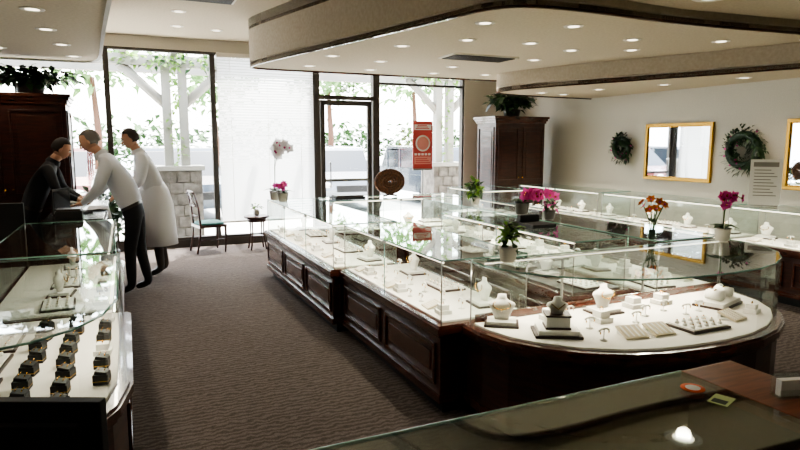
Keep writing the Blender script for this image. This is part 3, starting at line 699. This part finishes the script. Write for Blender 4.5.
def pose(hips,spine,chest,neckb,neck,head,sh,el,wr,ha,foot=(0,0),spread=.1,shy=.18,ely=.24,wry=.16):
    J=dict(hips=(hips[0],0,hips[1]),spine=(spine[0],0,spine[1]),chest=(chest[0],0,chest[1]),neckb=(neckb[0],0,neckb[1]),neck=(neck[0],0,neck[1]),head=(head[0],0,head[1]))
    for sd,e,f in(('L',1,foot[0]),('R',-1,foot[1])):
        J['sh'+sd]=(sh[0],e*shy,sh[1]); J['el'+sd]=(el[0],e*ely,el[1]); J['wr'+sd]=(wr[0],e*wry,wr[1]); J['ha'+sd]=(ha[0],e*wry*.9,ha[1])
        J['hp'+sd]=(hips[0],e*.09,hips[1]-.08); J['kn'+sd]=(f*.5+hips[0]*.5+.02,e*spread,.5); J['an'+sd]=(f-.02,e*spread,.09); J['to'+sd]=(f+.13,e*(spread+.02),.036)
    return J
RF=dict(RD); RF.update(hips=.165,spine=.175,chest=.185,shL=.085,shR=.085,elL=.058,elR=.058)
J1=pose((-.02,.98),(.06,1.15),(.17,1.36),(.28,1.54),(.32,1.59),(.39,1.69),(.2,1.47),(.3,1.19),(.46,1.04),(.52,1.025),(.06,-.1))
person('customer_man',(.04,7.25),PI-.12,J1,RF,dict(top=SHIRTW,leg=PANTS,shoe=SHOE,skin=SKIN),HAIRG,bald=True,look=.45)
J2=pose((-.02,.99),(.03,1.17),(.1,1.38),(.17,1.56),(.19,1.61),(.25,1.72),(.12,1.49),(.18,1.2),(.38,1.06),(.44,1.03),(0,-.08))
person('jeweler_man',(.31,8.15),PI+.05,J2,RF,dict(top=COAT,leg=PANTG,shoe=SHOE,skin=SKIN),HAIRB,look=.4,coat=COAT)
J3=pose((-.05,.93),(.02,1.1),(.14,1.29),(.23,1.45),(.26,1.5),(.33,1.6),(.2,1.39),(.28,1.14),(.46,1.03),(.52,1.012),(0,-.05))
person('sales_clerk',(-1.0,8.02),-.05,J3,RD,dict(top=SHIRTD,leg=PANTS,shoe=SHOE,skin=SKIN),HAIRD,look=.5)
# ---------------------------------------------------------------- exterior
b=MB(); b.box(-30,45,YW+.15,14.0,-.12,-.02,CONC); b.box(-30,45,14.0,70,-.16,-.08,ASPH); b.build('ground')
def pergola(x,ybase=11.6):
    b=MB(); b.box(x-.38,x+.38,ybase-.3,ybase+.3,-.02,1.2,STONE); b.box(x-.43,x+.43,ybase-.35,ybase+.35,1.2,1.28,POST)
    for r in range(6):
        for c in range(3):
            o=.12*(r%2)-.06; b.box(x-.32+o+c*.22,x-.32+o+c*.22+.2,ybase-.32,ybase-.3,r*.2,r*.2+.18,STONE)
    for s in(-.14,.14): b.box(x+s-.075,x+s+.075,ybase-.08,ybase+.08,1.28,3.02,POST)
    b.tube([(x-.15,ybase,2.35),(x-.85,ybase,3.02)],.08,POST,4); b.tube([(x+.15,ybase,2.35),(x+.85,ybase,3.02)],.08,POST,4)
    for i in range(12):
        z=1.3+i*.16; b.cloud((x+.05*math.sin(i),ybase-.12,z),(.1,.08,.1),7,.1,[IVY,LEAFL])
    b.cloud((x,ybase-.1,3.1),(1.4,.28,.16),230,.12,[IVY,LEAFL,LEAF]); b.build('pergola_post')
pergola(.85); pergola(6.3)
b=MB(); b.box(-8,14,11.5,11.7,3.02,3.2,POST); b.box(-8,14,12.6,12.8,3.02,3.2,POST)
for i in range(28): b.box(-8+i*.8,-7.9+i*.8,11.0,13.2,3.2,3.32,POST)
b.build('pergola_beams')
def car(x,y,rz,paint,name='parked_car'):
    b=MB(); M0=T(x,y,-.08,rz); b.M=M0@Matrix(((1,0,0,0),(0,0,-1,0),(0,1,0,0),(0,0,0,1)))
    low=[(-2.3,.35),(2.25,.35),(2.35,.6),(2.2,.88),(1.2,1.02),(-2.25,1.05),(-2.35,.7)]
    cab=[(-2.15,1.0),(1.25,1.0),(.5,1.58),(-1.7,1.62)]
    b.prism(low,-.9,.9,paint); b.prism(cab,-.78,.78,CGL); b.prism([(-1.72,1.58),(.52,1.55),(.4,1.66),(-1.6,1.7)],-.78,.78,paint)
    for px in (-.6,.35,-1.6): b.prism([(px-.04,1.0),(px+.04,1.0),(px+.02,1.62),(px-.06,1.62)],-.8,.8,paint)
    b.M=M0
    for sx in(-1.45,1.45):
        for sy in(-.85,.85): b.tube([(sx,sy-.11,.34),(sx,sy+.11,.34)],.34,TYRE,20); b.tube([(sx,sy-.12,.34),(sx,sy+.12,.34)],.2,STEEL,14)
    for sy in(-.65,.65): b.ell((2.28,sy,.72),(.06,.15,.08),WHITE,10,6)
    b.box(2.3,2.36,-.4,.4,.55,.72,BLKM)
    b.build(name,.02)
car(1.15,15.8,-PI/2+.1,CARB); car(5.4,16.6,-PI/2-.1,CARW); car(-1.6,16.5,-PI/2,CARD); car(8.6,16.6,-PI/2,CARB); car(-4.6,16.6,-PI/2,CARW); car(11.6,17,-PI/2,CARD)
def tree(x,y,h,r):
    b=MB(); b.tube([(x,y,-.1),(x+.1,y,h*.3),(x,y,h*.6)],[.18,.13,.08],WICK,8)
    b.cloud((x,y,h*.74),(r,r,h*.28),620,.42,[TREE]); b.build('tree')
for a in [(-5,24,6,2.6),(-1,26,7,2.8),(3.5,27,6,2.5),(8,25,6.5,2.6),(13,27,7,3),(17,25,6,2.6),(22,28,7,3)]: tree(*a)
b=MB()
for k in range(28): b.cloud((-16+k*1.9,36+1.0*math.sin(k*2.1),1.6),(1.6,1.3,1.9),150,.55,[HEDGE])
b.build('hedge')
b=MB(); b.M=T(4.98,YW-.25,1.22); b.box(-.2,.2,0,.012,0,.86,POSTER)
b.box(-.17,.17,-.004,0,.7,.8,PAPER); b.box(-.17,.17,-.004,0,.08,.22,BANNER)
for k in range(3): b.box(-.15+.02*k,.13-.025*k,-.006,-.004,.72+k*.028,.735+k*.028,POSTER); b.box(-.15,.15-.03*k,-.006,-.004,.1+k*.035,.115+k*.035,POSTER)
for k in range(5): b.box(-.17+.07*k,-.12+.07*k,-.004,0,.24,.28,PAPER)
old=b.M; b.M=old@Matrix.Translation((0,-.001,.46))@Matrix.Rotation(PI/2,4,'X'); b.lathe([(0,0),(.15,0),(.15,.004),(0,.004)],(0,0,0),PAPER,24); b.lathe([(0,.004),(.12,.004),(.12,.006),(0,.006)],(0,0,0),BANNER,24); b.M=old
b.box(-.2,.2,-.008,.02,-.03,0,STEEL); b.tube([(0,.006,-.03),(0,.006,-1.2)],.012,STEEL); b.box(-.2,.2,-.1,.1,-1.22,-1.2,STEEL)
b.build('banner_stand')
# ---------------------------------------------------------------- light
w=bpy.data.worlds.new('sky'); bpy.context.scene.world=w; w.use_nodes=True; nt=w.node_tree; bg=nt.nodes['Background']
st=nt.nodes.new('ShaderNodeTexSky'); st.sky_type='NISHITA'; st.sun_elevation=math.radians(60); st.sun_rotation=math.radians(0); st.sun_disc=False; st.air_density=1.5; st.dust_density=4
mx=nt.nodes.new('ShaderNodeMixRGB'); mx.inputs[0].default_value=.6; mx.inputs[2].default_value=(6,6.2,6.6,1)
nt.links.new(st.outputs[0],mx.inputs[1]); nt.links.new(mx.outputs[0],bg.inputs[0]); bg.inputs[1].default_value=2.5
s=bpy.data.lights.new('sun','SUN'); s.energy=22; s.angle=.02; s.color=(1,.96,.9); so=bpy.data.objects.new('sun',s); bpy.context.collection.objects.link(so); so.rotation_euler=(math.radians(-22),math.radians(14),0)
bpy.context.scene.view_settings.look='AgX - Medium High Contrast'
bpy.context.scene.view_settings.exposure=.12
# ---------------------------------------------------------------- camera
cd=bpy.data.cameras.new('camera'); cd.lens=27; cd.sensor_width=36; cd.clip_start=.05
co=bpy.data.objects.new('camera',cd); bpy.context.collection.objects.link(co)
co.location=(0,0,1.65); co.rotation_euler=(math.radians(90-7.6),0,-math.radians(24.43)); bpy.context.scene.camera=co
